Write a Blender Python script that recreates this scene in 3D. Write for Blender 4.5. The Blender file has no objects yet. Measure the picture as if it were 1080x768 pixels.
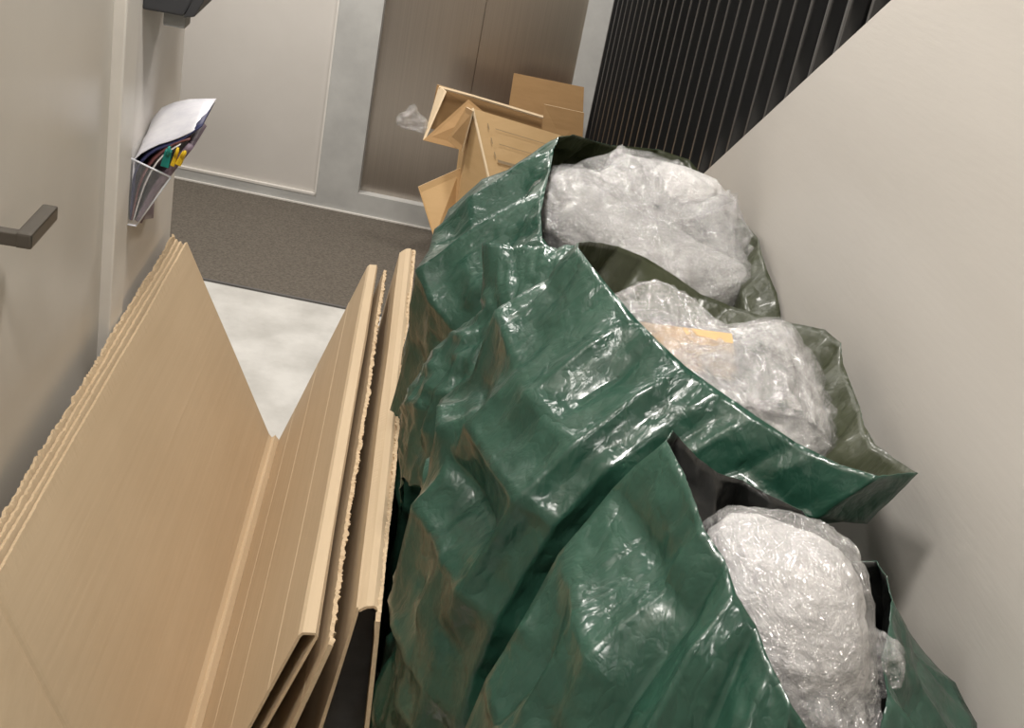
import bpy, bmesh, math, random
import numpy as np
from mathutils import Vector, Matrix

# ------------------------------------------------------------------ camera
TH = math.radians(7.0); CAM_H = 1.9; FPX = 1330.0
PITCH = math.radians(24.6); ROLL = math.radians(11.5)
R0 = np.array([math.cos(TH), -math.sin(TH), 0.0]); AH = np.array([math.sin(TH), math.cos(TH), 0.0])
FW = AH * math.cos(PITCH) + np.array([0, 0, -math.sin(PITCH)])
U0 = np.cross(R0, FW)
CX = math.cos(ROLL) * R0 + math.sin(ROLL) * U0
CU = -math.sin(ROLL) * R0 + math.cos(ROLL) * U0
CO = np.array([0, 0, CAM_H])
cd = bpy.data.cameras.new('camera'); co = bpy.data.objects.new('camera', cd)
bpy.context.scene.collection.objects.link(co)
cd.sensor_width = 36; cd.lens = FPX / 1080 * 36; cd.clip_start = 0.02
m = Matrix.Identity(4)
for i in range(3):
    m[i][0] = CX[i]; m[i][1] = CU[i]; m[i][2] = -FW[i]; m[i][3] = CO[i]
co.matrix_world = m
scn = bpy.context.scene
scn.camera = co

# ------------------------------------------------------------------ light
scn.view_settings.view_transform = 'Standard'
scn.view_settings.look = 'None'
scn.view_settings.gamma = 1
scn.view_settings.use_curve_mapping = False
scn.view_settings.exposure = 0.0
wd = bpy.data.worlds.new('world'); scn.world = wd; wd.use_nodes = True
wd.node_tree.nodes['Background'].inputs[0].default_value = (1.0, 0.96, 0.92, 1)
wd.node_tree.nodes['Background'].inputs[1].default_value = 0.19

def area(name, loc, sx, sy, power, col=(1, 0.955, 0.90), rot=(0, 0, 0)):
    l = bpy.data.lights.new(name, 'AREA'); l.shape = 'RECTANGLE'; l.size = sx; l.size_y = sy
    l.energy = power; l.color = col
    o = bpy.data.objects.new(name, l); o.location = loc; o.rotation_euler = rot
    scn.collection.objects.link(o); return o
area('ceiling_lamp', (-0.22, 0.75, 2.66), 0.22, 0.22, 29)
area('ceiling_lamp', (0.05, 2.3, 2.66), 0.22, 0.22, 23)
area('ceiling_lamp', (-0.9, 4.6, 2.66), 0.3, 0.3, 40)
area('ceiling_lamp', (0.3, 4.2, 2.66), 0.3, 0.3, 23)
area('ceiling_lamp', (0.0, -0.8, 2.66), 0.3, 0.3, 8)

def ray(px, py):
    d = FW * FPX + CX * (px - 540) + CU * (384 - py)
    return d / np.linalg.norm(d)
def at(px, py, ax, val):
    """world point seen at (px,py) on the plane coordinate[ax] == val"""
    d = ray(px, py); t = (val - CO[ax]) / d[ax]
    return CO + t * d
def av(px, py, v): return at(px, py, 1, v)

# ------------------------------------------------------------------ materials
def nodes(name):
    mt = bpy.data.materials.new(name); mt.use_nodes = True
    nt = mt.node_tree; return mt, nt, nt.nodes['Principled BSDF']
def N(nt, t, **kw):
    n = nt.nodes.new(t)
    for k, v in kw.items():
        if k in n.inputs: n.inputs[k].default_value = v
        else: setattr(n, k, v)
    return n
def texco(nt, scale=(1, 1, 1), rot=(0, 0, 0)):
    t = nt.nodes.new('ShaderNodeTexCoord'); mp = nt.nodes.new('ShaderNodeMapping')
    mp.inputs['Scale'].default_value = scale; mp.inputs['Rotation'].default_value = rot
    nt.links.new(t.outputs['Object'], mp.inputs['Vector']); return mp.outputs['Vector']
def ramp(nt, fac, stops):
    r = nt.nodes.new('ShaderNodeValToRGB'); e = r.color_ramp.elements
    while len(e) < len(stops): e.new(0.5)
    for i, (p, c) in enumerate(stops):
        e[i].position = p; e[i].color = (*c, 1)
    nt.links.new(fac, r.inputs['Fac']); return r.outputs['Color']
def bump(nt, b, h, strength, dist=0.01):
    n = nt.nodes.new('ShaderNodeBump'); n.inputs['Strength'].default_value = strength
    n.inputs['Distance'].default_value = dist
    nt.links.new(h, n.inputs['Height']); nt.links.new(n.outputs['Normal'], b.inputs['Normal']); return n
def setb(b, col=None, rough=None, metal=None, spec=None, **kw):
    if col: b.inputs['Base Color'].default_value = (*col, 1)
    if rough is not None: b.inputs['Roughness'].default_value = rough
    if metal is not None: b.inputs['Metallic'].default_value = metal
    if spec is not None: b.inputs['Specular IOR Level'].default_value = spec
    for k, v in kw.items(): b.inputs[k].default_value = v
def noise(nt, vec, scale, detail=4, rough=0.55, dist=0.0):
    n = nt.nodes.new('ShaderNodeTexNoise')
    n.inputs['Scale'].default_value = scale; n.inputs['Detail'].default_value = detail
    n.inputs['Roughness'].default_value = rough; n.inputs['Distortion'].default_value = dist
    nt.links.new(vec, n.inputs['Vector']); return n.outputs['Fac']

def mottled(name, c1, c2, scale, rough, bstr=0.0, bscale=80, sc=(1, 1, 1), spec=0.4, metal=0.0, lo=.35, hi=.65):
    mt, nt, b = nodes(name); v = texco(nt, sc)
    f = noise(nt, v, scale, 6, 0.6)
    nt.links.new(ramp(nt, f, [(lo, c1), (hi, c2)]), b.inputs['Base Color'])
    setb(b, rough=rough, spec=spec, metal=metal)
    if bstr: bump(nt, b, noise(nt, v, bscale, 4), bstr, 0.004)
    return mt
def plain(name, c, rough=0.5, spec=0.4, metal=0.0):
    d = tuple(x * 0.93 for x in c)
    return mottled(name, d, c, 6, rough, 0, spec=spec, metal=metal)

M = {}
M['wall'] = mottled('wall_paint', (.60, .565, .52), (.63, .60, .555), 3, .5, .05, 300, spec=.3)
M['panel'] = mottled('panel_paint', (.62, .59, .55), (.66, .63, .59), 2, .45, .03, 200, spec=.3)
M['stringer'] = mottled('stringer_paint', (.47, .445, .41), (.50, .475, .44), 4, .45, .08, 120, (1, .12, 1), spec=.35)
M['door'] = mottled('door_laminate', (.47, .44, .39), (.51, .48, .43), 2, .32, .02, 60, spec=.5)
M['jamb'] = plain('jamb_paint', (.66, .63, .58), .4)
M['white'] = plain('white_trim', (.80, .77, .72), .4)
M['concrete'] = mottled('concrete_tile', (.46, .46, .445), (.54, .54, .52), 7, .5, .05, 60)
M['floor'] = mottled('concrete_floor', (.50, .49, .46), (.68, .67, .64), 5, .42, .04, 50)
M['mat'] = mottled('carpet_mat', (.11, .096, .080), (.175, .155, .13), 110, .95, .8, 160, spec=.1)
M['edge'] = plain('mat_edge', (.12, .115, .11), .5)
M['black'] = plain('black_steel', (.018, .018, .018), .30, .8)
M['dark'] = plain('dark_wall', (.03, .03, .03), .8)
M['darkgrey'] = plain('dark_grey_plastic', (.045, .047, .052), .5)
M['lightgrey'] = plain('light_grey_plastic', (.33, .34, .34), .4)
M['steel_handle'] = plain('handle_steel', (.17, .155, .135), .38, .5, .9)
M['wood'] = mottled('oak', (.45, .30, .16), (.58, .42, .25), 20, .5, 0, 10, (1, 1, .1))
M['paper'] = mottled('printed_paper', (.62, .62, .68), (.80, .80, .83), 14, .5)
M['paper_w'] = plain('white_paper', (.78, .77, .76), .5)
M['yellow'] = plain('yellow_plastic', (.75, .50, .02), .4)
M['teal'] = plain('teal_plastic', (.01, .21, .18), .4)
M['navy'] = plain('navy_card', (.03, .035, .10), .5)
M['maroon'] = plain('maroon_card', (.16, .06, .06), .5)
M['mauve'] = plain('mauve_card', (.20, .15, .19), .5)

def mat_metal():
    mt, nt, b = nodes('brushed_steel'); v = texco(nt, (120, 120, .6))
    f = noise(nt, v, 3, 3)
    nt.links.new(ramp(nt, f, [(.3, (.47, .425, .38)), (.7, (.54, .49, .44))]), b.inputs['Base Color'])
    setb(b, rough=.33, metal=1.0); bump(nt, b, f, .03, .002); return mt
M['brushed'] = mat_metal()

def mat_card(name, c1, c2, axis_scale=(30, .6, 30), fl=260):
    mt, nt, b = nodes(name); v = texco(nt, axis_scale)
    f = noise(nt, v, 2.0, 5, .6)
    g = noise(nt, texco(nt), 3.0, 3)
    mx = N(nt, 'ShaderNodeMix', data_type='RGBA'); mx.inputs[0].default_value = .45
    nt.links.new(ramp(nt, f, [(.3, c1), (.7, c2)]), mx.inputs[6])
    nt.links.new(ramp(nt, g, [(.3, c1), (.7, c2)]), mx.inputs[7])
    nt.links.new(mx.outputs[2], b.inputs['Base Color'])
    setb(b, rough=.72, spec=.2)
    bump(nt, b, f, .22, .004); return mt
M['card'] = mat_card('cardboard', (.52, .40, .262), (.58, .455, .307))
M['card_edge'] = mat_card('cardboard_edge', (.50, .37, .23), (.66, .52, .35), (40, 90, 40))
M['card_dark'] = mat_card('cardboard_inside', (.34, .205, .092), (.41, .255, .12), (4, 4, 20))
M['card_warm'] = mat_card('cardboard_warm', (.56, .37, .18), (.63, .43, .225), (4, 4, 20))
M['card_pale'] = mat_card('cardboard_cut_edge', (.72, .56, .36), (.80, .64, .44), (30, 30, 30))

def ridged(nt, vec, scale, detail, dist):
    f = noise(nt, vec, scale, detail, .5, dist)
    a = N(nt, 'ShaderNodeMath', operation='SUBTRACT'); a.inputs[1].default_value = .5; nt.links.new(f, a.inputs[0])
    c = N(nt, 'ShaderNodeMath', operation='ABSOLUTE'); nt.links.new(a.outputs[0], c.inputs[0])
    return c.outputs[0]
def mat_bag(name, c1, c2, trans, rough=.27, tfac=.12, bs=.5, coat=.6):
    mt, nt, b = nodes(name); v = texco(nt)
    f = noise(nt, v, 9, 5, .6, .4)
    col = ramp(nt, f, [(.3, c1), (.7, c2)])
    nt.links.new(col, b.inputs['Base Color'])
    setb(b, rough=rough, spec=.5, **{'Coat Weight': coat, 'Coat Roughness': .13})
    h1 = ridged(nt, texco(nt, (1, 1, .3), (.5, .3, 0)), 9, 3, .3)
    h2 = ridged(nt, texco(nt, (1, 1, .6), (-.5, .3, .4)), 32, 3, .3)
    ad = N(nt, 'ShaderNodeMath', operation='MULTIPLY_ADD'); ad.inputs[1].default_value = .3
    nt.links.new(h2, ad.inputs[0]); nt.links.new(h1, ad.inputs[2])
    bn = bump(nt, b, ad.outputs[0], bs, .026)
    tr = N(nt, 'ShaderNodeBsdfTranslucent'); tr.inputs['Color'].default_value = (*trans, 1)
    nt.links.new(bn.outputs['Normal'], tr.inputs['Normal'])
    mx = N(nt, 'ShaderNodeMixShader'); mx.inputs[0].default_value = tfac
    out = nt.nodes['Material Output']
    nt.links.new(b.outputs[0], mx.inputs[1]); nt.links.new(tr.outputs[0], mx.inputs[2])
    nt.links.new(mx.outputs[0], out.inputs['Surface']); return mt
M['bag'] = mat_bag('green_bag_plastic', (.012, .052, .034), (.027, .086, .058), (.10, .20, .08), .31, .13, .85)
M['bag_in'] = mat_bag('lit_through_bag_inside', (.030, .036, .016), (.045, .053, .024), (.10, .14, .05), .45, .12, .6, .15)  # olive colour stands in for light shining through the green plastic
M['bag_shade'] = mat_bag('shaded_bag_inside', (.005, .0055, .005), (.010, .011, .010), (.01, .012, .01), .3, .04)  # near-black colour paints in the shade inside the front bag

def mat_film(name, lo, hi, col, gloss=.27, crisp=80, spark=.10):
    """stretch film: soft white body, glossy filaments; lo..hi = how opaque the sheet is"""
    mt, nt, b = nodes(name); v = texco(nt)
    c0 = tuple(x * .74 for x in col)
    nt.links.new(ramp(nt, noise(nt, v, 26, 4, .6, 1.0), [(.35, c0), (.65, col)]), b.inputs['Base Color'])
    setb(b, rough=.55, spec=.2)
    w2 = ridged(nt, texco(nt, (.45, 1, 1), (-.4, .2, .3)), crisp * .3, 3, 1.2)
    w = ridged(nt, texco(nt, (1, .3, 1), (.4, .5, .9)), crisp, 3, 1.5)
    ad = N(nt, 'ShaderNodeMath', operation='MULTIPLY_ADD'); ad.inputs[1].default_value = .5
    nt.links.new(w, ad.inputs[0]); nt.links.new(w2, ad.inputs[2])
    bump(nt, b, ad.outputs[0], .5, .014)
    bn = N(nt, 'ShaderNodeBump'); bn.inputs['Strength'].default_value = 1.0; bn.inputs['Distance'].default_value = .028
    nt.links.new(ad.outputs[0], bn.inputs['Height'])
    gl = N(nt, 'ShaderNodeBsdfGlossy'); gl.inputs['Roughness'].default_value = spark
    nt.links.new(bn.outputs['Normal'], gl.inputs['Normal'])
    body = b
    if hi < 1:
        tr = N(nt, 'ShaderNodeBsdfTransparent')
        r = N(nt, 'ShaderNodeMapRange'); r.inputs['From Min'].default_value = .35; r.inputs['From Max'].default_value = .7
        r.inputs['To Min'].default_value = lo; r.inputs['To Max'].default_value = hi
        nt.links.new(noise(nt, v, 20, 4, .6, 1.0), r.inputs['Value'])
        body = N(nt, 'ShaderNodeMixShader'); nt.links.new(r.outputs['Result'], body.inputs[0])
        nt.links.new(tr.outputs[0], body.inputs[1]); nt.links.new(b.outputs[0], body.inputs[2])
    m2 = N(nt, 'ShaderNodeMixShader'); m2.inputs[0].default_value = gloss; nt.links.new(body.outputs[0], m2.inputs[1]); nt.links.new(gl.outputs[0], m2.inputs[2])
    nt.links.new(m2.outputs[0], nt.nodes['Material Output'].inputs['Surface']); return mt
M['film'] = mat_film('white_stretch_film', 1, 1, (.72, .71, .70))
M['film_clear'] = mat_film('clear_stretch_film', .03, .30, (.85, .85, .85), .22, 75)
def mat_acrylic():
    mt, nt, b = nodes('clear_acrylic'); setb(b, col=(.9, .92, .95), rough=.1, spec=.6); b.inputs['Alpha'].default_value = .07
    return mt
M['acrylic'] = mat_acrylic()

# ------------------------------------------------------------------ helpers
COL = scn.collection
def link(name, me, mat, parent=None):
    o = bpy.data.objects.new(name, me); COL.objects.link(o)
    for mm in (mat if isinstance(mat, (list, tuple)) else [mat]): me.materials.append(mm)
    if parent: o.parent = parent
    return o
def mesh(name, verts, faces, mat, parent=None, smooth=False):
    me = bpy.data.meshes.new(name); me.from_pydata([tuple(map(float, v)) for v in verts], [], faces); me.update()
    if smooth:
        me.polygons.foreach_set('use_smooth', [True] * len(me.polygons))
    return link(name, me, mat, parent)
def frombm(name, bm, mat, parent=None, smooth=False, bev=0):
    if bev: bmesh.ops.bevel(bm, geom=bm.edges[:], offset=bev, segments=2, affect='EDGES', profile=.6)
    bmesh.ops.recalc_face_normals(bm, faces=bm.faces)
    me = bpy.data.meshes.new(name); bm.to_mesh(me); bm.free()
    if smooth: me.polygons.foreach_set('use_smooth', [True] * len(me.polygons))
    return link(name, me, mat, parent)
def hexa(bm, p):
    """8 corners: bottom loop 0-3, top loop 4-7"""
    vs = [bm.verts.new(tuple(map(float, q))) for q in p]
    for f in ((3, 2, 1, 0), (4, 5, 6, 7), (0, 1, 5, 4), (1, 2, 6, 5), (2, 3, 7, 6), (3, 0, 4, 7)):
        bm.faces.new([vs[i] for i in f])
def box(name, lo, hi, mat, parent=None, bev=0, rz=0, origin=(0, 0, 0)):
    bm = bmesh.new(); x0, y0, z0 = lo; x1, y1, z1 = hi
    hexa(bm, [(x0, y0, z0), (x1, y0, z0), (x1, y1, z0), (x0, y1, z0), (x0, y0, z1), (x1, y0, z1), (x1, y1, z1), (x0, y1, z1)])
    o = frombm(name, bm, mat, parent, bev=bev)
    if rz or any(origin): o.rotation_euler = (0, 0, rz); o.location = origin
    return o
def prism(name, poly, ext, mat, parent=None, bev=0):
    """polygon (3D points) extruded along vector ext"""
    bm = bmesh.new(); ext = np.array(ext)
    a = [bm.verts.new(tuple(map(float, p))) for p in poly]
    b = [bm.verts.new(tuple(map(float, np.array(p) + ext))) for p in poly]
    n = len(poly); bm.faces.new(a); bm.faces.new(b[::-1])
    for i in range(n): bm.faces.new([a[i], b[i], b[(i + 1) % n], a[(i + 1) % n]])
    return frombm(name, bm, mat, parent, bev=bev)
def slab(name, poly, t, mat, parent=None, edge=None):
    """flat sheet of thickness t from a polygon of 3D points; cut edges take the second material"""
    p = [np.array(q, float) for q in poly]
    n = np.cross(p[1] - p[0], p[2] - p[0]); n /= np.linalg.norm(n)
    o = prism(name, p, n * t, [mat, edge] if edge else mat, parent)
    if edge:
        for f in o.data.polygons:
            if abs(np.dot(np.array(f.normal), n)) < .6: f.material_index = 1
    return o
def tag(o, label=None, cat=None, group=None, kind=None):
    if label: o['label'] = label
    if cat: o['category'] = cat
    if group: o['group'] = group
    if kind: o['kind'] = kind
    return o
def thing(name, label, cat, loc=(0, 0, 0), group=None):
    o = bpy.data.objects.new(name, None); COL.objects.link(o); o.location = loc
    o.empty_display_size = .1
    return tag(o, label, cat, group)
def adopt(parent, *kids):
    """parent keeps its place; children built in world space stay where they are"""
    for k in kids:
        k.parent = parent; k.matrix_parent_inverse = Matrix.Translation(parent.location).inverted()
def struct(o, label=None): o['kind'] = 'structure'; return tag(o, label)

# ------------------------------------------------------------------ the room
XL, XR = -0.57, 0.76           # corridor walls
DW = 5.40                      # distance of the lift wall along the view azimuth
CEIL = 2.7
rot = -TH                      # the lift wall stands turned by 7 degrees to the corridor
def W(a, d, z): return R0 * a + AH * d + np.array([0, 0, z])    # lift-wall frame: a across, d depth
struct(tag(box('floor', (-4, -2, -.06), (3, 7, 0), M['floor']), cat='floor'), 'pale mottled concrete floor of the corridor')
struct(tag(box('ceiling', (-4, -2, CEIL), (3, 7, CEIL + .06), M['wall']), cat='ceiling'), 'off-white ceiling')
def wbox(name, a0, a1, d0, d1, z0, z1, mat, parent=None, bev=0):
    bm = bmesh.new()
    hexa(bm, [W(a0, d0, z0), W(a1, d0, z0), W(a1, d1, z0), W(a0, d1, z0), W(a0, d0, z1), W(a1, d0, z1), W(a1, d1, z1), W(a0, d1, z1)])
    return frombm(name, bm, mat, parent, bev=bev)
def pa(px, py, d):            # a-coordinate of a pixel on the plane at depth d
    r = ray(px, py); t = d / (r @ AH); P = CO + r * t; return P @ R0, P[2]
aL, zS = pa(378, 203, DW)
_, zB = pa(188, 176, DW); aR, _ = pa(604, 85, DW)
aP, _ = pa(335, 195, DW)
aM, _ = pa(493, 115, DW)
# wall with the lift in it (opening left for the doors)
struct(tag(wbox('wall_back', -4, aP - .0, DW, DW + .2, .0, CEIL, M['panel']), cat='wall'), 'off-white lobby wall left of the lift')
struct(tag(wbox('wall_lift_surround', aP, aL, DW - .012, DW + .2, 0, CEIL, M['concrete']), cat='trim'), 'grey concrete jamb left of the steel lift doors')
struct(tag(wbox('wall_lift_side', aR, 3, DW - .012, DW + .2, 0, CEIL, M['concrete']), cat='trim'), 'grey concrete jamb right of the steel lift doors')
struct(tag(wbox('wall_lift_head', aL, aR, DW - .012, DW + .2, 2.12, CEIL, M['concrete']), cat='trim'), 'grey concrete head above the lift doors')
struct(tag(wbox('baseboard_back', -4, aP, DW - .012, DW, 0, zB, M['concrete']), cat='baseboard'), 'grey concrete baseboard below the off-white panel')
struct(tag(wbox('trim_1', -4, aP, DW - .014, DW, zB, zB + .010, M['white']), cat='trim'), 'thin white strip on top of the grey baseboard')
struct(tag(wbox('trim_2', aP - .008, aP, DW - .014, DW, zB, CEIL, M['white']), cat='trim'), 'thin white vertical strip between panel and concrete jamb')
struct(tag(wbox('trim_3', -4, aR + .6, DW - .022, DW - .012, 0, .012, M['white']), cat='trim'), 'thin white strip where the lobby wall meets the mat')
struct(tag(wbox('threshold', aL, aR, DW - .012, DW + .10, 0, zS, M['concrete']), cat='trim'), 'pale grey concrete sill under the steel doors')
lift = thing('elevator_door', 'two-leaf brushed steel lift door behind the cardboard cartons', 'elevator door', tuple(W((aL + aR) / 2, DW + .05, zS)))
l1 = wbox('door_panel', aL, aM - .0008, DW + .04, DW + .07, zS, 2.12, M['brushed'])
l2 = wbox('door_panel', aM + .0008, aR, DW + .045, DW + .075, zS, 2.12, M['brushed'])
adopt(lift, l1, l2)
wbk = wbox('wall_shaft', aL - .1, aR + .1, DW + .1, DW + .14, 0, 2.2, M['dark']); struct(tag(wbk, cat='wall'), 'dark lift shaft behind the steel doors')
# recessed entrance mat
dm = DW - .022; dn = (np.array(at(280, 308, 2, 0)) @ AH)
mt_ = wbox('entrance_mat', -3.2, .70, dn, dm, 0, .006, M['mat']); tag(mt_, 'dark grey-brown carpet mat in front of the lift wall', 'mat')
me_ = wbox('edge_strip', -3.2, .70, dn - .012, dn, 0, .007, M['edge'], mt_)
# left wall with the door
DV0, DV1 = 1.30, 2.50
def wall(name, lo, hi, mat, lab): return struct(tag(box(name, lo, hi, mat), cat='wall'), lab)
wall('wall_left', (XL - .14, 2.58, 0), (XL, 3.19, CEIL), M['wall'], 'off-white end of the left wall carrying the leaflet holder')
wall('wall_left_near', (XL - .14, -2, 0), (XL, DV0 - .1, CEIL), M['wall'], 'off-white left wall near the camera')
wall('wall_left_head', (XL - .14, DV0 - .1, 2.2), (XL, 2.58, CEIL), M['wall'], 'off-white wall above the left door')
struct(tag(box('door_frame', (XL - .14, DV1, 0), (XL + .012, 2.615, 2.2), M['jamb'], bev=.004), cat='door frame'), 'off-white door frame post between grey door and wall')
struct(tag(box('door_frame_near', (XL - .14, DV0 - .1, 0), (XL + .012, DV0, 2.2), M['jamb'], bev=.004), cat='door frame'), 'off-white door frame post near the camera')
door = box('door_1', (XL - .06, DV0, .01), (XL - .012, DV1, 2.2), M['door'], bev=.003)
struct(tag(door, cat='door'), 'smooth grey-beige door with a steel lever handle in the left wall')
hz = 1.10
P0 = at(27, 252, 0, XL + .045)
hd = thing('lever_set', '', '', (0, 0, 0)); bpy.data.objects.remove(hd)
h1 = box('door_handle', (XL - .012, P0[1] - .011, P0[2] - .011), (XL + .040, P0[1] + .010, P0[2] + .010), M['steel_handle'], bev=.002)
h2 = box('lever', (XL + .033, P0[1] - .012, P0[2] - .012), (XL + .057, P0[1] + .125, P0[2] + .012), M['steel_handle'], bev=.004)
h3 = box('rosette', (XL - .012, P0[1] - .026, P0[2] - .026), (XL - .004, P0[1] + .026, P0[2] + .026), M['steel_handle'], bev=.003)
h1.parent = door; h2.parent = h1; h3.parent = h1
wall('wall_front', (-1, -2.06, 0), (1.2, -2, CEIL), M['wall'], 'off-white wall behind the camera')
wall('wall_lobby', (-3.3, 2.5, 0), (-3.24, 7, CEIL), M['wall'], 'off-white far left wall of the lobby')
# stair side: closed sloping stringer wall, black slat screen
e0 = at(740, 185, 0, XR); e1 = at(940, 0, 0, XR)
sl = (e1[2] - e0[2]) / (e1[1] - e0[1])
def ez(v): return e0[2] + sl * (v - e0[1])
vfoot = e0[1] - e0[2] / sl
vtop = e0[1] + (CEIL - e0[2]) / sl
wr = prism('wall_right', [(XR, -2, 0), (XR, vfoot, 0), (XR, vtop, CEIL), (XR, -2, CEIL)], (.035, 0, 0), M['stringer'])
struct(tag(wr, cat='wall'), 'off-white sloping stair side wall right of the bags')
bm = bmesh.new()
ns = 13
for k in range(ns):
    va = vfoot - .15 - k * .285; z = (k + 1) * .18
    x0, x1 = XR + .16, 1.66
    hexa(bm, [(x0, va - .30, z - .18), (x1, va - .30, z - .18), (x1, va, z - .18), (x0, va, z - .18),
              (x0, va - .30, z - .02), (x1, va - .30, z - .02), (x1, va, z - .02), (x0, va, z - .02)])
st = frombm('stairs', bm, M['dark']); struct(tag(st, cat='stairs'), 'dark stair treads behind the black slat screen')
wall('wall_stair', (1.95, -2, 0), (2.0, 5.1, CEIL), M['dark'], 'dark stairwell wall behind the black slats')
def screen(x, v0, v1, pitch, label, depth):
    t = thing('slat_screen', label, 'slat screen', (x, v0, 0))
    v = v0
    random.seed(int(x * 100))
    while v > v1:
        zb = max(0.007, ez(v) + (-.03 if x < 1 else -.12))
        s = box('slat', (x, v - .009, zb), (x + depth, v + .009, CEIL - .01), M['black'], bev=.003)
        adopt(t, s); v -= pitch
    return t
sa = screen(XR + .002, 5.28, 1.75, .118, 'front row of upright black steel slats rising behind the sloping wall', .031)
sb = screen(1.70, 5.16, 1.9, .118, 'rear row of upright black steel slats seen through the front row', .055)

# ------------------------------------------------------------------ crumpled plastic: loft, then let the sheet buckle
def crumple(P, nU, nV, closed, stretch, iters, hold, amp, seed, pin=None, vstretch=None):
    """P (nV,nU,3): rest lengths grow by `stretch`, the sheet buckles while pulled softly to its target"""
    r = np.random.default_rng(seed)
    idx = np.arange(nU * nV).reshape(nV, nU)
    E = []
    def add(a, b): E.append(np.c_[a.ravel(), b.ravel()])
    if closed:
        add(idx, np.roll(idx, -1, 1)); add(idx[:-1], np.roll(idx, -1, 1)[1:]); add(np.roll(idx, -1, 1)[:-1], idx[1:])
    else:
        add(idx[:, :-1], idx[:, 1:]); add(idx[:-1, :-1], idx[1:, 1:]); add(idx[:-1, 1:], idx[1:, :-1])
    nh = sum(len(e) for e in E); add(idx[:-1], idx[1:])
    E = np.concatenate(E); T = P.reshape(-1, 3).copy(); X = T.copy()
    L = np.linalg.norm(T[E[:, 0]] - T[E[:, 1]], axis=1) * stretch
    if vstretch: L[nh:] *= vstretch / stretch
    med = np.median(L)
    X += r.normal(size=X.shape) * amp * med
    deg = np.bincount(E.ravel(), minlength=len(X)).astype(float)
    w = np.ones(len(X)) * hold
    if pin is not None: w = np.maximum(w, pin.ravel())
    for _ in range(iters):
        d = X[E[:, 1]] - X[E[:, 0]]; l = np.linalg.norm(d, axis=1) + 1e-9
        c = (d * ((l - L) / l * .5)[:, None])
        acc = np.stack([np.bincount(E[:, 0], c[:, k], len(X)) - np.bincount(E[:, 1], c[:, k], len(X)) for k in range(3)], 1)
        X += acc / deg[:, None] * 1.7
        X += (T - X) * w[:, None]
    return X.reshape(nV, nU, 3)
def refine(P, closed):
    nV, nU, _ = P.shape
    A_ = P if not closed else np.concatenate([P, P[:, :1]], 1)
    m_ = A_.shape[1]
    B = np.empty((nV, 2 * m_ - 1, 3)); B[:, ::2] = A_; B[:, 1::2] = (A_[:, 1:] + A_[:, :-1]) / 2
    if closed: B = B[:, :-1]
    C_ = np.empty((2 * nV - 1, B.shape[1], 3)); C_[::2] = B; C_[1::2] = (B[1:] + B[:-1]) / 2
    return C_
def smooth_grid(P, closed, k=1, f=.5):
    for _ in range(k):
        Q = P.copy()
        if closed: a = (np.roll(P, 1, 1) + np.roll(P, -1, 1)) / 2
        else:
            a = P.copy(); a[:, 1:-1] = (P[:, 2:] + P[:, :-2]) / 2
        b = P.copy(); b[1:-1] = (P[2:] + P[:-2]) / 2
        P = P * (1 - f) + (a + b) / 2 * f
        P[0] = Q[0]; P[-1] = Q[-1]
    return P
def catmull(pts, n, closed):
    pts = np.array(pts, float); m_ = len(pts)
    seg = np.linalg.norm(np.diff(pts if not closed else np.vstack([pts, pts[:1]]), axis=0), axis=1)
    cum = np.r_[0, np.cumsum(seg)]
    ts = np.linspace(0, cum[-1], n, endpoint=not closed)
    out = []
    for t in ts:
        i = min(np.searchsorted(cum, t, 'right') - 1, len(seg) - 1); f = (t - cum[i]) / seg[i]
        g = lambda k: pts[k % m_] if closed else pts[min(max(k, 0), m_ - 1)]
        p0, p1, p2, p3 = g(i - 1), g(i), g(i + 1), g(i + 2)
        out.append(.5 * ((2 * p1) + (-p0 + p2) * f + (2 * p0 - 5 * p1 + 4 * p2 - p3) * f * f + (-p0 + 3 * p1 - 3 * p2 + p3) * f ** 3))
    return np.array(out)
def pull(P, pulls):
    """drag the surface so that it passes through given points: (target, radius)"""
    for T, rad in pulls:
        T = np.array(T); d = P - T; dd = np.linalg.norm(d, axis=-1); k = np.unravel_index(np.argmin(dd), dd.shape)
        n = P[k].copy(); w = np.exp(-(np.linalg.norm(P - n, axis=-1) / rad) ** 2)
        P = P + (T - n) * w[..., None]
    return P
def gridmesh(name, P, closed, mat, thick=0.0, inner=None, cap=False, parent=None):
    nV, nU, _ = P.shape; F = []
    for j in range(nV - 1):
        for i in range(nU if closed else nU - 1):
            k = (i + 1) % nU; F.append([j * nU + i, j * nU + k, (j + 1) * nU + k, (j + 1) * nU + i])
    V = P.reshape(-1, 3)
    o = mesh(name, V, F, [mat] + ([inner] if inner else []), parent, smooth=True)
    if cap:
        bm = bmesh.new(); bm.from_mesh(o.data); bm.verts.ensure_lookup_table()
        bm.faces.new([bm.verts[(nV - 1) * nU + i] for i in range(nU)]); bm.to_mesh(o.data); bm.free()
    if thick:
        s = o.modifiers.new('thickness', 'SOLIDIFY'); s.thickness = thick; s.offset = -1
        if inner: s.material_offset = 1; s.material_offset_rim = 0
    return o
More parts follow.
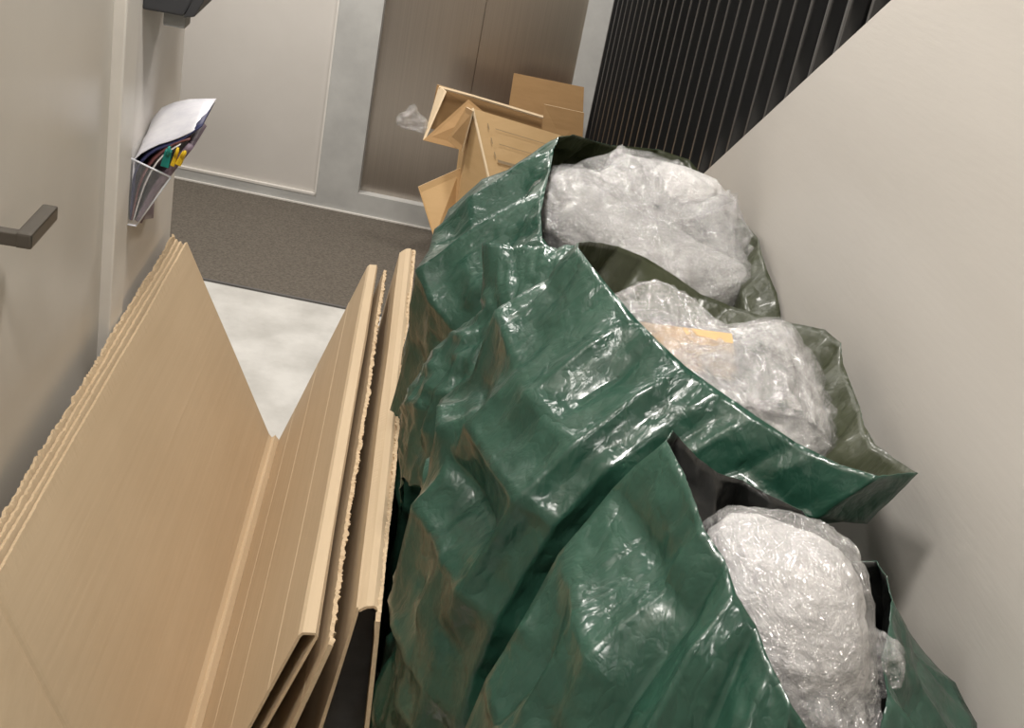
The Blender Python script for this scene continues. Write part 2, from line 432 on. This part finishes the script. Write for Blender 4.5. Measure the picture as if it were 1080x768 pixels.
# ------------------------------------------------------------------ things on the left wall
# dark box over the leaflet holder
q0 = av(150, 10, 2.69); q1 = av(193, 18, 2.69)
bxz = q0[2]; xf = q1[0]
dsp = thing('wall_dispenser', 'dark grey wall box with slanted front at the top left above leaflet holder', 'dispenser', (XL, 2.69, bxz))
v0b, v1b = 2.69, 2.95
pr = [(XL, v0b, bxz), (xf, v0b, bxz), (xf + .03, v0b, bxz + .06), (xf + .03, v0b, bxz + .26), (XL, v0b, bxz + .26)]
d1 = prism('housing', pr, (0, v1b - v0b, 0), M['darkgrey'], bev=.005)
d2 = prism('front_cover', [(xf, v0b - .004, bxz - .002), (xf + .024, v0b - .004, bxz + .004), (xf + .05, v0b - .004, bxz + .06), (xf + .05, v0b - .004, bxz + .26), (xf + .031, v0b - .004, bxz + .26), (xf + .031, v0b - .004, bxz + .06)], (0, v1b - v0b + .008, 0), M['darkgrey'], bev=.003)
g0 = av(172, 20, 2.74); g1 = av(195, 31, 2.74)
d3 = box('nozzle', (g0[0], 2.74, g1[2] - .0), (g1[0], 2.80, bxz + .01), M['lightgrey'], bev=.004); d3['label'] = 'light grey nozzle under the box'
adopt(dsp, d1, d2, d3)
# leaflet holder
hv0, hv1 = 2.655, 2.875
hb = av(135, 237, hv0); hw = av(125, 165, hv0); hf = av(180, 187, hv0)
z0h, zwh, zfh, xfh = hb[2], hw[2], hf[2], hf[0]
hold = thing('leaflet_holder', 'clear acrylic leaflet holder fixed to the wall end beside the door frame', 'leaflet holder', (XL, hv0, z0h))
k1 = slab('back_plate', [(XL + .001, hv0, z0h), (XL + .001, hv1, z0h), (XL + .001, hv1, zwh + .02), (XL + .001, hv0, zwh + .02)], .003, M['acrylic'])
k2 = slab('front_plate', [(XL + .022, hv0, z0h), (xfh, hv0, zfh), (xfh, hv1, zfh), (XL + .022, hv1, z0h)], .003, M['acrylic'])
k3 = slab('side_plate', [(XL + .002, hv0, z0h), (XL + .022, hv0, z0h), (xfh, hv0, zfh), (XL + .002, hv0, zwh)], .003, M['acrylic'])
k4 = slab('side_plate', [(XL + .002, hv1, z0h), (XL + .022, hv1, z0h), (xfh, hv1, zfh), (XL + .002, hv1, zwh)], .003, M['acrylic'])
k5 = slab('base_plate', [(XL + .002, hv0, z0h), (XL + .022, hv0, z0h), (XL + .022, hv1, z0h), (XL + .002, hv1, z0h)], .003, M['acrylic'])
def tubebm(bm, pts, r, n=8):
    rings = []
    for i, p in enumerate(pts):
        p = np.array(p, float); d = np.array(pts[min(i + 1, len(pts) - 1)], float) - np.array(pts[max(i - 1, 0)], float); d /= np.linalg.norm(d)
        a = np.cross(d, (0.31, .2, .93)); a /= np.linalg.norm(a); b = np.cross(d, a)
        rr = r[i] if isinstance(r, (list, tuple)) else r
        rings.append([bm.verts.new(tuple(p + rr * (a * math.cos(t) + b * math.sin(t)))) for t in np.linspace(0, 2 * math.pi, n, endpoint=False)])
    for A_, B_ in zip(rings[:-1], rings[1:]):
        for i in range(n): bm.faces.new([A_[i], A_[(i + 1) % n], B_[(i + 1) % n], B_[i]])
    bm.faces.new(rings[0][::-1]); bm.faces.new(rings[-1])
bm = bmesh.new()
tubebm(bm, [(XL + .003, hv0, zwh), (xfh, hv0, zfh)], .0022); tubebm(bm, [(XL + .022, hv0, z0h), (xfh, hv0, zfh)], .0018); tubebm(bm, [(XL + .003, hv0, z0h), (XL + .022, hv0, z0h)], .0022)
k6 = frombm('rim', bm, plain('acrylic_edge', (.72, .74, .80), .2), smooth=True)
adopt(hold, k1, k2, k3, k4, k5, k6)
def leaf(name, label, px, px2, mat, v0, v1, t=.003, cat='leaflet', group=None):
    """profile of the sheet at its near end and at its far end; the sheet runs along the wall between them"""
    n = 14; m_ = 8
    A_ = catmull([av(x, y, v0) for x, y in px], n, False); B_ = catmull([av(x, y, v1) for x, y in px2], n, False)
    P = np.array([A_ * (1 - k) + B_ * k for k in np.linspace(0, 1, m_)])
    P[..., 0] = np.maximum(P[..., 0], XL + .004)
    return tag(gridmesh(name, P, False, mat, t), label, cat, group)
G = 'papers in the leaflet holder'
leaf('booklet', 'large pale booklet curling out of the top of the leaflet holder', [(134, 231), (137, 176), (158, 156), (186, 146), (207, 136)], [(131, 225), (146, 150), (158, 122), (190, 106), (228, 104)], M['paper'], 2.67, 2.87, .002, cat='booklet', group=G)
leaf('booklet', 'dark navy booklet directly under the curling pale one', [(136, 232), (141, 184), (160, 160), (188, 149), (212, 132)], [(133, 226), (148, 156), (160, 128), (190, 112), (226, 107)], M['navy'], 2.668, 2.87, .004, cat='booklet', group=G)
leaf('leaflet', 'thin maroon leaflet in the middle of the wall holder', [(138, 232), (146, 196), (160, 170), (182, 152), (200, 146)], [(135, 226), (150, 165), (162, 138), (188, 122), (205, 118)], M['maroon'], 2.666, 2.86, .004, group=G)
leaf('leaflet', 'white leaflet standing in front of the maroon one in the holder', [(140, 233), (152, 196), (168, 168), (190, 152)], [(138, 227), (156, 165), (172, 140), (196, 124)], M['paper_w'], 2.664, 2.86, .002, group=G)
leaf('leaflet', 'mauve leaflet stack lying against the slanted front of the holder', [(143, 233), (157, 205), (174, 182), (198, 152)], [(142, 227), (164, 175), (186, 148), (214, 128)], M['mauve'], 2.662, 2.86, .014, group=G)
def clip(px, mat, label, w):
    pts = [av(x, y, 2.655) for x, y in px]
    t = thing('paper_clip', label, 'clip', tuple(pts[0]), 'plastic clips on the leaflet holder')
    d = pts[1] - pts[0]; a = np.array([d[2], 0, -d[0]]); a = a / np.linalg.norm(a) * w
    j = prism('jaw', [pts[0] - a, pts[0] + a, pts[1] + a * .75, pts[1] - a * .75], (0, -.018, 0), mat, bev=.002)
    c2 = pts[0] * .25 + pts[1] * .75
    bm = bmesh.new(); tubebm(bm, [c2 + a * .2 + np.array([0, -.020, 0]), pts[1] + a * .2 + d * .35 + np.array([0, -.024, 0])], [.0045, .003]); g = frombm('grip', bm, mat, smooth=True)
    adopt(t, j, g)
clip([(175, 174), (179, 157)], M['teal'], 'teal plastic clip on the rim of the leaflet holder', .009)
clip([(183, 173), (188, 158)], M['yellow'], 'yellow plastic clip beside the teal one on the holder', .0045)
clip([(189, 172), (195, 160)], M['yellow'], 'outermost yellow plastic clip on the leaflet holder', .0065)

# ------------------------------------------------------------------ flattened cardboard
rng = np.random.default_rng(4)
def fnoise(x, seed, octs=4):
    r = np.random.default_rng(seed); o = 0
    for k in range(octs):
        f = 2.0 ** k; o = o + np.sin(x * f * 6.28 * (1 + .3 * r.random()) + r.random() * 6.28) / f
    return o / 2
def board(name, label, prof, v0, v1, t=.006, seed=0, torn=.004, shear=0.0, wav=.002, mats=None, cat='cardboard', bend=None, nv=330, group=None):
    """corrugated sheet: profile (u,z) from bottom to top edge, running along the corridor from v0 to v1;
       the far end may be cut on a slant (shear), the top edge is torn; bend(v)->(du,dz) folds the near flap"""
    pr = np.array(prof, float); L = np.r_[0, np.cumsum(np.linalg.norm(np.diff(pr, axis=0), axis=1))]
    npf = 22; s = np.linspace(0, L[-1], npf); s = np.sort(np.r_[s[[np.min(abs(L - q)) > .004 for q in s]], L]); P = np.c_[np.interp(s, L, pr[:, 0]), np.interp(s, L, pr[:, 1])]
    d = np.gradient(P, axis=0); nrm = np.c_[d[:, 1], -d[:, 0]]; nrm /= np.linalg.norm(nrm, axis=1)[:, None]
    vs = np.linspace(v0, v1, nv); n = len(P)
    r = np.random.default_rng(seed)
    jag = np.convolve(r.normal(size=nv + 24), np.ones(25) / 25, 'valid') * torn * 1.6 + (r.random(nv) - .5) * torn * .9
    jag2 = (r.random(nv) - .5) * torn
    V = []
    for side in (0, 1):
        for j, v in enumerate(vs):
            fr = s / L[-1]
            q = P + nrm * (t * side)
            w = fnoise(np.full(n, v * .8) + fr * .7, seed + 7, 2) * wav * fr
            q = q + nrm * w[:, None]
            q[-1] += d[-1] / np.linalg.norm(d[-1]) * jag[j] + nrm[-1] * jag2[j] * (1 if side else .3)
            vv = v + shear * fr * ((v - v0) / (v1 - v0))
            if bend:
                for i in range(n):
                    du, dz = bend(v, fr[i]); q[i, 0] += du; q[i, 1] += dz
            for i in range(n): V.append((q[i, 0], vv[i], max(q[i, 1], .001 + .0005 * side)))
    F = []; ml = []
    def I(side, j, i): return side * nv * n + j * n + i
    for j in range(nv - 1):
        for i in range(n - 1):
            F.append([I(0, j, i), I(0, j, i + 1), I(0, j + 1, i + 1), I(0, j + 1, i)]); ml.append(0)
            F.append([I(1, j, i), I(1, j + 1, i), I(1, j + 1, i + 1), I(1, j, i + 1)]); ml.append(0)
        for i in (0, n - 1):
            F.append([I(0, j, i), I(0, j + 1, i), I(1, j + 1, i), I(1, j, i)]); ml.append(1)
    for i in range(n - 1):
        for j in (0, nv - 1):
            F.append([I(0, j, i), I(1, j, i), I(1, j, i + 1), I(0, j, i + 1)]); ml.append(1)
    o = mesh(name, V, F, [M['card'], M['card_edge']])
    o.data.polygons.foreach_set('material_index', ml)
    bmm = bmesh.new(); bmm.from_mesh(o.data); bmesh.ops.recalc_face_normals(bmm, faces=bmm.faces); bmm.to_mesh(o.data); bmm.free()
    return tag(o, label, cat, group)
GC = 'flattened cartons standing in a V'
FLAP = 1.67
def lbend(v, f):
    k = max(0, FLAP - v); g = -.005 * math.exp(-((v - FLAP) / .010) ** 2); return (.16 * k + g * .9, .07 * k + g * .4)
cr = -.25                       # floor line of the V
LT = at(172, 258, 0, XL + .045)
ztop = .665
def lprof(off, top, ridge=False):
    p = [(cr - off * 1.35, .004), (XL + .052 - off, top)]
    if ridge: p = [(cr + .012, .006), (cr + .004, .020), (cr - .004, .010)] + [(cr - .018, .030), p[1]]
    return p
board('flattened_carton', 'widest front sheet of the left cardboard stack, its smooth face towards the V gap', lprof(0, ztop + .0, True), .8, 3.32, seed=1, shear=-.20, bend=lbend, torn=.0015, group=GC)
board('flattened_carton', 'second sheet behind the front one in the left cardboard stack', lprof(.0125, ztop + .003), .8, 3.31, seed=2, shear=-.20, bend=lbend, torn=.002, group=GC)
board('flattened_carton', 'third sheet of the left cardboard stack with a crushed top edge', lprof(.0235, ztop + .006), .8, 3.30, seed=3, shear=-.19, torn=.003, bend=lbend, group=GC)
board('flattened_carton', 'rearmost ragged-edged sheet of the left cardboard stack next to the door', lprof(.035, ztop + .010), .8, 3.30, seed=4, shear=-.17, torn=.007, bend=lbend, group=GC)
RV = 1.66
b1 = av(388, 287, 3.3)
def rp(x0, x1, z1, fold=0.0, x2=0):
    p = [(x0, .004)] + [q for f in (.2, .46, .8) for q in ((x0 + (x1 - x0) * (f - .006), z1 * (f - .006)), (x0 + (x1 - x0) * f - .0010, z1 * f + .0005), (x0 + (x1 - x0) * (f + .006), z1 * (f + .006)))] + [(x1, z1)]
    if fold:
        p += [(x1 + .006, z1 + .007), (x1 + fold - .004, z1 + .009), (x1 + fold, z1 + .002), (x0 + (x1 - x0) * .4 + .028, z1 * .4), (x2, .004)]
    return p
board('flattened_carton', 'inner right sheet of the V with a pale folded-over top edge', rp(cr + .016, -.048, .60, .030, cr + .06), RV, 3.32, seed=5, torn=.0, group=GC, t=.005, wav=.003)
board('flattened_carton', 'torn-edged sheet just right of the pale folded edge', rp(cr + .11, .000, .605), RV - .02, 3.30, seed=6, torn=.006, group=GC, t=.008)
# tent-like carton: two leaves meeting in a fold at the top
tent = thing('flattened_carton', 'outer right carton folded like a tent, rough edge against the green bags', 'cardboard', (.05, RV, 0), GC)
t1 = board('inner_leaf', None, [(-.055, .004), (-.004, .30), (.036, .655), (.052, .667)], RV + .02, 3.32, seed=8, torn=.002, cat=None)
t2 = board('outer_leaf', None, [(.11, .004), (.095, .30), (.078, .668)], RV - .03, 3.33, seed=9, torn=.006, cat=None, t=-.007)
t3 = board('fold_strip', None, [(.040, .658), (.052, .668), (.064, .671), (.076, .662)], RV + .01, 3.325, seed=10, torn=.002, cat=None, t=.005)
adopt(tent, t1, t2, t3)

# ------------------------------------------------------------------ cartons by the lift
def pv(l): return [av(x, y, v) for x, y, v in l]
tc = thing('carton', 'tall upright tan carton with a folded-out flap in front of the lift', 'carton', tuple(av(500, 115, 4.6) * [1, 1, 0]))
fTL, fTR, fBR, fBL = pv([(498, 114, 4.62), (592, 143, 4.80), (610, 330, 4.45), (548, 330, 4.30)])
bTL, bBL = pv([(489, 119, 4.92), (462, 330, 4.80)])
c1 = slab('front_panel', [fTL, fTR, fBR, fBL], .006, M['card_warm'], None, M['card_pale'])
c2 = slab('side_panel', [bTL, fTL, fBL, bBL], .006, M['card_warm'], None, M['card_pale'])
c3 = slab('flap', pv([(441, 197, 4.72), (486, 177, 4.78), (480, 260, 4.70), (458, 252, 4.64)]), .006, M['card_warm'], None, M['card_pale'])
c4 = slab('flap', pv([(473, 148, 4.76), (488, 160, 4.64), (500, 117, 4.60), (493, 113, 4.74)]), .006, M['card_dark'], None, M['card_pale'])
adopt(tc, c1, c2, c3, c4)
# printed marks on the front panel
bm = bmesh.new()
nrm_ = np.cross(fTR - fTL, fBL - fTL); nrm_ /= np.linalg.norm(nrm_)
if nrm_ @ (CO - fTL) < 0: nrm_ = -nrm_
def onf(s, t): return fTL + (fTR - fTL) * s + (fBL - fTL) * t + nrm_ * .0075
for (s0, t0, s1, t1_) in ((.12, .06, .13, .09), (.2, .075, .85, .078), (.12, .13, .13, .16), (.2, .15, .6, .153), (.12, .2, .13, .23), (.14, .235, .36, .25)):
    vs_ = [bm.verts.new(tuple(onf(a, b))) for a, b in ((s0, t0), (s1, t0), (s1, t1_), (s0, t1_))]; bm.faces.new(vs_)
mk = frombm('printed_mark', bm, plain('grey_print', (.34, .25, .15), .7)); adopt(tc, mk)
oc = thing('carton', 'open brown carton lying tipped behind the tall carton, plastic scrap at its end', 'carton', tuple(av(463, 120, 5.0) * [1, 1, 0]))
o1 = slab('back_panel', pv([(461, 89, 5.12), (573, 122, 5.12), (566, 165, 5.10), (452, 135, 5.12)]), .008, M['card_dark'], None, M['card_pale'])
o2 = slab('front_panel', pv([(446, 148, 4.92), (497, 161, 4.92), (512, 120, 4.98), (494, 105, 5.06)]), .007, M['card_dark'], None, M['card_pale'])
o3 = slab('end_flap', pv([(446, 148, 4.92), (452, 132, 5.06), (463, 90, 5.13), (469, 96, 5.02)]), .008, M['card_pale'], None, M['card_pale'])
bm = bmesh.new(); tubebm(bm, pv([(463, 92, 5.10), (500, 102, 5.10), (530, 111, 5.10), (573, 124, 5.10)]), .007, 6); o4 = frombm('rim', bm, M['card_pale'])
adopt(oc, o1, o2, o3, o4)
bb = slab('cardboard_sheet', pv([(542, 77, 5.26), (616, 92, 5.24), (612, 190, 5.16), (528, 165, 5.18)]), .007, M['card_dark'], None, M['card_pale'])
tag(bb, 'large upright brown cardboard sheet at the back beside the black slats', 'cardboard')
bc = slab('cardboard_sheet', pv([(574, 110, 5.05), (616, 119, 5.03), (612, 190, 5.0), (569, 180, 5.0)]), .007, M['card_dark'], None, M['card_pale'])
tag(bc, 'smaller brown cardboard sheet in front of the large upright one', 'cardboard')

def bag(name, label, rim, rings, seed, inner, stretch=(1.09, 1.07, 1.055), n0=30, v0=16, hold=(.06, .06, .06), group=None, flip=-1, pleat=.006, pulls=()):
    """rim: list of world points round the mouth, rings: (cx,cy,rx,ry,z) below it down to the floor"""
    rim = catmull(rim, n0, True)
    c = rim.mean(0)
    th0 = math.atan2(rim[0, 1] - c[1], rim[0, 0] - c[0])
    area2 = np.sum(rim[:, 0] * np.roll(rim[:, 1], -1) - np.roll(rim[:, 0], -1) * rim[:, 1])
    sg = 1 if area2 > 0 else -1
    tn = th0 + sg * np.linspace(0, 2 * math.pi, n0, endpoint=False)
    tr = np.unwrap(np.arctan2(rim[:, 1] - c[1], rim[:, 0] - c[0])); 
    stack = [rim]
    for k, (cx, cy, rx, ry, z) in enumerate(rings):
        f = min(1, (k + 1) / 2.0)
        ang = tn * f + tr * (1 - f)
        ce, se = np.cos(ang), np.sin(ang)
        se_ = 2.6; rr = (np.abs(ce) ** se_ + np.abs(se) ** se_) ** (-1 / se_)
        stack.append(np.c_[cx + rx * rr * ce, cy + ry * rr * se, np.full(n0, z)])
    S = np.array(stack)
    P = np.stack([catmull(S[:, i], v0, False) for i in range(n0)], 1)
    # long drape folds running down from the mouth
    cen = P.mean(1, keepdims=True); rad = P - cen; rad[..., 2] = 0; rad /= np.linalg.norm(rad, axis=2, keepdims=True) + 1e-9
    th = np.linspace(0, 2 * math.pi, n0, endpoint=False); r = np.random.default_rng(seed)
    w = sum(np.sin(k * th + r.random() * 6.28) * r.random() for k in (5, 7, 9, 12)) * pleat
    fade = np.exp(-((np.linspace(0, 1, v0) - .25) / .3) ** 2)[:, None]
    P = P + rad * (w[None, :] * fade)[..., None]
    Q = pull(P, pulls); fd = np.clip(np.arange(v0) / 2.5, 0, 1)[:, None, None]; P = P * (1 - fd) + Q * fd
    pin = np.zeros(P.shape[:2]); pin[0] = .6; pin[-1] = .5
    P = crumple(P, n0, v0, True, stretch[0], 60, hold[0], .25, seed, pin, 1 + (stretch[0] - 1) * .7)
    P = refine(P, True); pin = np.zeros(P.shape[:2]); pin[0] = .4; pin[-1] = .5
    P = crumple(P, P.shape[1], P.shape[0], True, stretch[1], 40, hold[1], .12, seed + 1, pin, 1 + (stretch[1] - 1) * .8)
    P = refine(P, True); pin = np.zeros(P.shape[:2]); pin[0] = .3; pin[-1] = .5
    P = crumple(P, P.shape[1], P.shape[0], True, stretch[2], 25, hold[2], .05, seed + 2, pin)
    P = refine(P, True); P = crumple(P, P.shape[1], P.shape[0], True, 1.05, 18, .05, .08, seed + 3)
    P = smooth_grid(P, True, 1, .2)
    P[..., 0] = np.minimum(P[..., 0], XR - .006); P[..., 2] = np.maximum(P[..., 2], .004)
    root = thing(name, label, 'plastic bag', (float(rings[-1][0]), float(rings[-1][1]), 0), group)
    if sg * flip < 0: P = P[:, ::-1]
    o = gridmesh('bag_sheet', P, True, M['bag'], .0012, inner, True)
    adopt(root, o)
    return root, P
def lump(name, cen, rad, mat, seed, n=(30, 18), stretch=(1.14, 1.10, 1.07), rot=0, parent=None, hold=(.06, .05, .05), power=2.0, shape=None, pulls=()):
    nU, nV = n
    u = np.linspace(0, 2 * math.pi, nU, endpoint=False); w = np.linspace(.02, math.pi - .02, nV)
    P = np.empty((nV, nU, 3))
    P[..., 0] = np.sin(w)[:, None] * np.cos(u)[None]; P[..., 1] = np.sin(w)[:, None] * np.sin(u)[None]; P[..., 2] = np.cos(w)[:, None]
    if power != 2:
        nn = (np.abs(P) ** power).sum(-1) ** (1 / power); P = P / nn[..., None]
    if shape: P = shape(P)
    P = P * np.array(rad)
    c, s = math.cos(rot), math.sin(rot)
    P = np.stack([P[..., 0] * c - P[..., 1] * s, P[..., 0] * s + P[..., 1] * c, P[..., 2]], -1) + np.array(cen)
    P = pull(P, pulls)
    for k, st in enumerate(stretch):
        P = crumple(P, P.shape[1], P.shape[0], True, st, (50, 35, 20)[k], hold[k], (.35, .2, .1)[k], seed + k)
        if k < 2: P = refine(P, True)
    P[..., 0] = np.minimum(P[..., 0], XR - .012)
    o = gridmesh(name, P, True, mat, cap=True, parent=parent)
    return o
def sheet(name, corners, mat, seed, n=(18, 14), stretch=(1.10, 1.07, 1.05), bulge=0.0, parent=None, hold=(.06, .05, .05)):
    """crumpled patch: list of rows, each a list of world points"""
    rows = np.array([catmull(r_, n[0], False) for r_ in corners])
    P = np.stack([catmull(rows[:, i], n[1], False) for i in range(n[0])], 1)
    for k, st in enumerate(stretch):
        P = crumple(P, P.shape[1], P.shape[0], False, st, (50, 35, 20)[k], hold[k], (.3, .15, .08)[k], seed + k)
        if k < 2: P = refine(P, False)
    P[..., 0] = np.minimum(P[..., 0], XR - .008)
    o = gridmesh(name, P, False, mat, .0008, parent=parent)
    return o
scrap = lump('plastic_scrap', av(434, 127, 4.98), (.05, .03, .035), M['film_clear'], 93, n=(16, 12), stretch=(1.25, 1.2, 1.15), pulls=[(av(421, 130, 4.98), .03), (av(436, 111, 4.98), .02), (av(447, 137, 4.96), .03)])
tag(scrap, 'scrap of crumpled clear plastic at the left end of the open carton', 'plastic scrap')
GB = 'green bags along the stair wall'
GF = 'wads of packing film in the bags'

# --- back bag
rimC = pv([(590, 146, 2.52), (574, 195, 2.34), (574, 262, 2.16), (650, 300, 2.10), (740, 325, 2.06), (818, 338, 2.16), (803, 270, 2.36), (788, 240, 2.55), (752, 213, 2.72), (736, 178, 2.80), (695, 160, 2.82), (640, 154, 2.74), (612, 146, 2.62)])
bagC, PC = bag('refuse_bag', 'rear green bag heaped with white film below the black slats', rimC,
   [(.42, 2.42, .29, .33, 1.0), (.41, 2.42, .325, .36, .72), (.41, 2.42, .335, .36, .40), (.42, 2.42, .31, .34, .12), (.42, 2.42, .27, .30, .006)], 11, M['bag_in'], group=GB,
   pulls=[(av(500, 215, 2.45), .12), (av(455, 290, 2.3), .12)])
fold = sheet('slumped_side', [pv([(530, 272, 2.14), (511, 262, 2.02), (550, 265, 1.98), (603, 264, 1.94)]),
   pv([(520, 320, 2.10), (506, 325, 1.97), (545, 320, 1.90), (590, 320, 1.86)]),
   pv([(450, 395, 2.10), (466, 368, 1.97), (500, 375, 1.88), (560, 390, 1.80)]),
   pv([(426, 450, 2.05), (432, 425, 1.95), (462, 432, 1.86), (520, 450, 1.78)]),
   pv([(424, 540, 2.00), (426, 500, 1.93), (440, 510, 1.86), (490, 530, 1.80)])], M['bag'], 77)
adopt(bagC, fold)
lc = av(690, 240, 2.45)
fC = thing('film_wad', 'heap of crumpled white film with two peaks in the rear bag', 'packing film', tuple(lc), GF)
PKC = [(av(653, 168, 2.58), .065), (av(716, 180, 2.60), .06), (av(770, 212, 2.52), .06), (av(798, 300, 2.35), .08), (av(575, 200, 2.40), .10), (av(600, 180, 2.5), .08)]
adopt(fC, lump('film_core', lc + np.array([0, -.03, -.10]), (.16, .15, .10), M['film'], 31, n=(40, 24), pulls=PKC, stretch=(1.03, 1.04, 1.03)),
      lump('film_layer', lc + np.array([0, -.02, -.085]), (.17, .17, .115), M['film_clear'], 36, n=(30, 20), pulls=[(t + (t - lc) * .01, r) for t, r in PKC], stretch=(1.10, 1.07, 1.05)),
      lump('film_layer', lc + np.array([0, -.02, -.08]), (.175, .175, .12), M['film_clear'], 38, n=(24, 16), pulls=[(t + (t - lc) * .015, r) for t, r in PKC], stretch=(1.12, 1.08, 1.05)))

def flap(owner, rows, seed):
    f_ = sheet('film_flap', [pv(r_) for r_ in rows], M['film_clear'], seed, n=(12, 10), stretch=(1.12, 1.08, 1.05)); adopt(owner, f_)
flap(fC, [[(645, 162, 2.62), (655, 156, 2.62), (668, 166, 2.61)], [(628, 190, 2.58), (650, 185, 2.57), (676, 196, 2.56)], [(610, 225, 2.48), (648, 225, 2.47), (690, 230, 2.46)]], 101)
flap(fC, [[(700, 176, 2.66), (715, 171, 2.66), (728, 184, 2.65)], [(690, 200, 2.60), (712, 198, 2.59), (740, 212, 2.58)], [(690, 235, 2.50), (715, 235, 2.49), (745, 240, 2.48)]], 102)
flap(fC, [[(758, 210, 2.56), (768, 203, 2.56), (780, 222, 2.54)], [(748, 240, 2.50), (770, 238, 2.49), (794, 255, 2.47)], [(735, 280, 2.40), (768, 285, 2.38), (800, 300, 2.36)]], 103)
# --- middle bag
rimB = pv([(605, 263, 1.72), (645, 308, 1.62), (690, 362, 1.52), (770, 425, 1.42), (850, 475, 1.36), (925, 505, 1.30), (964, 502, 1.32), (925, 475, 1.42), (905, 440, 1.52), (892, 400, 1.62), (878, 356, 1.74), (810, 338, 1.84), (745, 316, 1.92), (690, 280, 1.94), (640, 260, 1.90)])
bagB, PB = bag('refuse_bag', 'middle green bag with its wide mouth folded down to the right', rimB,
   [(.39, 1.60, .22, .22, 1.06), (.40, 1.64, .29, .29, .78), (.42, 1.66, .31, .30, .45), (.42, 1.66, .31, .29, .14), (.42, 1.66, .28, .26, .006)], 21, M['bag_in'], group=GB,
   pulls=[(av(533, 332, 1.72), .08), (av(474, 440, 1.70), .10), (av(500, 520, 1.56), .08), (av(905, 582, 1.38), .09), (av(850, 560, 1.34), .08)])
sd = lump('slumped_side', (.33, 1.62, .50), (.20, .21, .45), M['bag'], 88, n=(30, 18), power=2.4, stretch=(1.04, 1.05, 1.04), pulls=[(av(455, 492, 1.70), .12)])
adopt(bagB, sd)
lb = av(790, 420, 1.60)
fB = thing('film_wad', 'clear and white film wad over a tan carton in the middle bag', 'packing film', tuple(lb), GF)
PKB = [(av(820, 343, 1.68), .07), (av(862, 420, 1.58), .08), (av(868, 470, 1.50), .06), (av(690, 345, 1.72), .08), (av(760, 360, 1.66), .06)]
adopt(fB, lump('film_core', lb + np.array([-.01, 0, -.06]), (.135, .13, .10), M['film'], 41, n=(32, 20), pulls=PKB, stretch=(1.03, 1.04, 1.03)),
      lump('film_layer', lb + np.array([-.01, 0, -.045]), (.15, .142, .112), M['film_clear'], 46, n=(26, 18), pulls=[(t + (t - lb) * .02, r) for t, r in PKB], stretch=(1.10, 1.07, 1.05)),
      lump('film_layer', lb + np.array([-.01, 0, -.04]), (.155, .15, .118), M['film_clear'], 48, n=(22, 14), pulls=[(t + (t - lb) * .03, r) for t, r in PKB], stretch=(1.12, 1.08, 1.05)))
fold = sheet('film_veil', [pv([(648, 312, 1.72), (690, 298, 1.76), (730, 316, 1.76), (762, 346, 1.72)]),
   pv([(660, 335, 1.66), (700, 340, 1.66), (740, 348, 1.66), (790, 358, 1.66)]),
   pv([(690, 378, 1.56), (725, 382, 1.56), (760, 388, 1.56), (820, 395, 1.57)]),
   pv([(720, 405, 1.50), (750, 415, 1.49), (790, 428, 1.48), (850, 440, 1.49)])], M['film_clear'], 79, n=(22, 16))
adopt(fB, fold)
bxB = slab('carton', pv([(664, 338, 1.67), (772, 352, 1.65), (778, 400, 1.56), (696, 384, 1.565)]), .004, M['card_warm'], None, M['card_pale'])
tag(bxB, 'tan carton piece under the film in the middle bag', 'carton')

flap(fB, [[(770, 352, 1.68), (810, 341, 1.68), (840, 362, 1.66)], [(765, 385, 1.60), (815, 375, 1.59), (862, 410, 1.57)], [(775, 420, 1.52), (830, 425, 1.50), (868, 455, 1.50)]], 104)
# --- front bag
rimA = pv([(703, 457, 1.22), (722, 515, 1.13), (755, 590, 1.05), (800, 680, .97), (845, 768, .90), (890, 840, .88), (930, 800, .94), (937, 700, 1.04), (936, 604, 1.16), (892, 596, 1.20), (860, 552, 1.24), (800, 520, 1.26), (745, 495, 1.26)])
bagA, PA = bag('refuse_bag', 'front green bag at the bottom edge, inside painted black as shade around a white film wad', rimA,
   [(.48, 1.06, .19, .19, 1.02), (.44, 1.00, .28, .26, .78), (.43, .98, .31, .28, .45), (.43, .98, .29, .26, .14), (.43, .98, .26, .24, .006)], 51, M['bag_shade'], group=GB, pleat=.011, stretch=(1.12, 1.08, 1.055),
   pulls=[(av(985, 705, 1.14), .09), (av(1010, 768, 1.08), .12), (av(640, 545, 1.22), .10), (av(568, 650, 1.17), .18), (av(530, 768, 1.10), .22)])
la = av(830, 650, 1.08)
fA = thing('film_wad', 'smooth white film wad standing in the front bag', 'packing film', tuple(la), GF)
PKA = [(av(790, 549, 1.17), .05), (av(750, 560, 1.15), .05), (av(855, 575, 1.14), .06), (av(900, 660, 1.08), .06), (av(900, 760, 1.0), .08)]
adopt(fA, lump('film_core', la + np.array([0, 0, -.06]), (.10, .11, .16), M['film'], 61, n=(28, 20), stretch=(1.03, 1.04, 1.03), pulls=PKA),
      lump('film_layer', la + np.array([0, 0, -.056]), (.106, .117, .167), M['film_clear'], 64, n=(28, 20), stretch=(1.08, 1.06, 1.04), pulls=[(t + (t - la) * .04, r) for t, r in PKA]),
      lump('film_tuft', av(920, 700, 1.06), (.028, .03, .035), M['film_clear'], 66, n=(16, 12), stretch=(1.2, 1.16, 1.1)))
flap(fA, [[(800, 690, 1.03), (860, 676, 1.03), (915, 690, 1.04)], [(820, 725, 1.0), (865, 715, .99), (925, 730, 1.01)], [(840, 775, .96), (875, 765, .95), (930, 770, .98)]], 105)
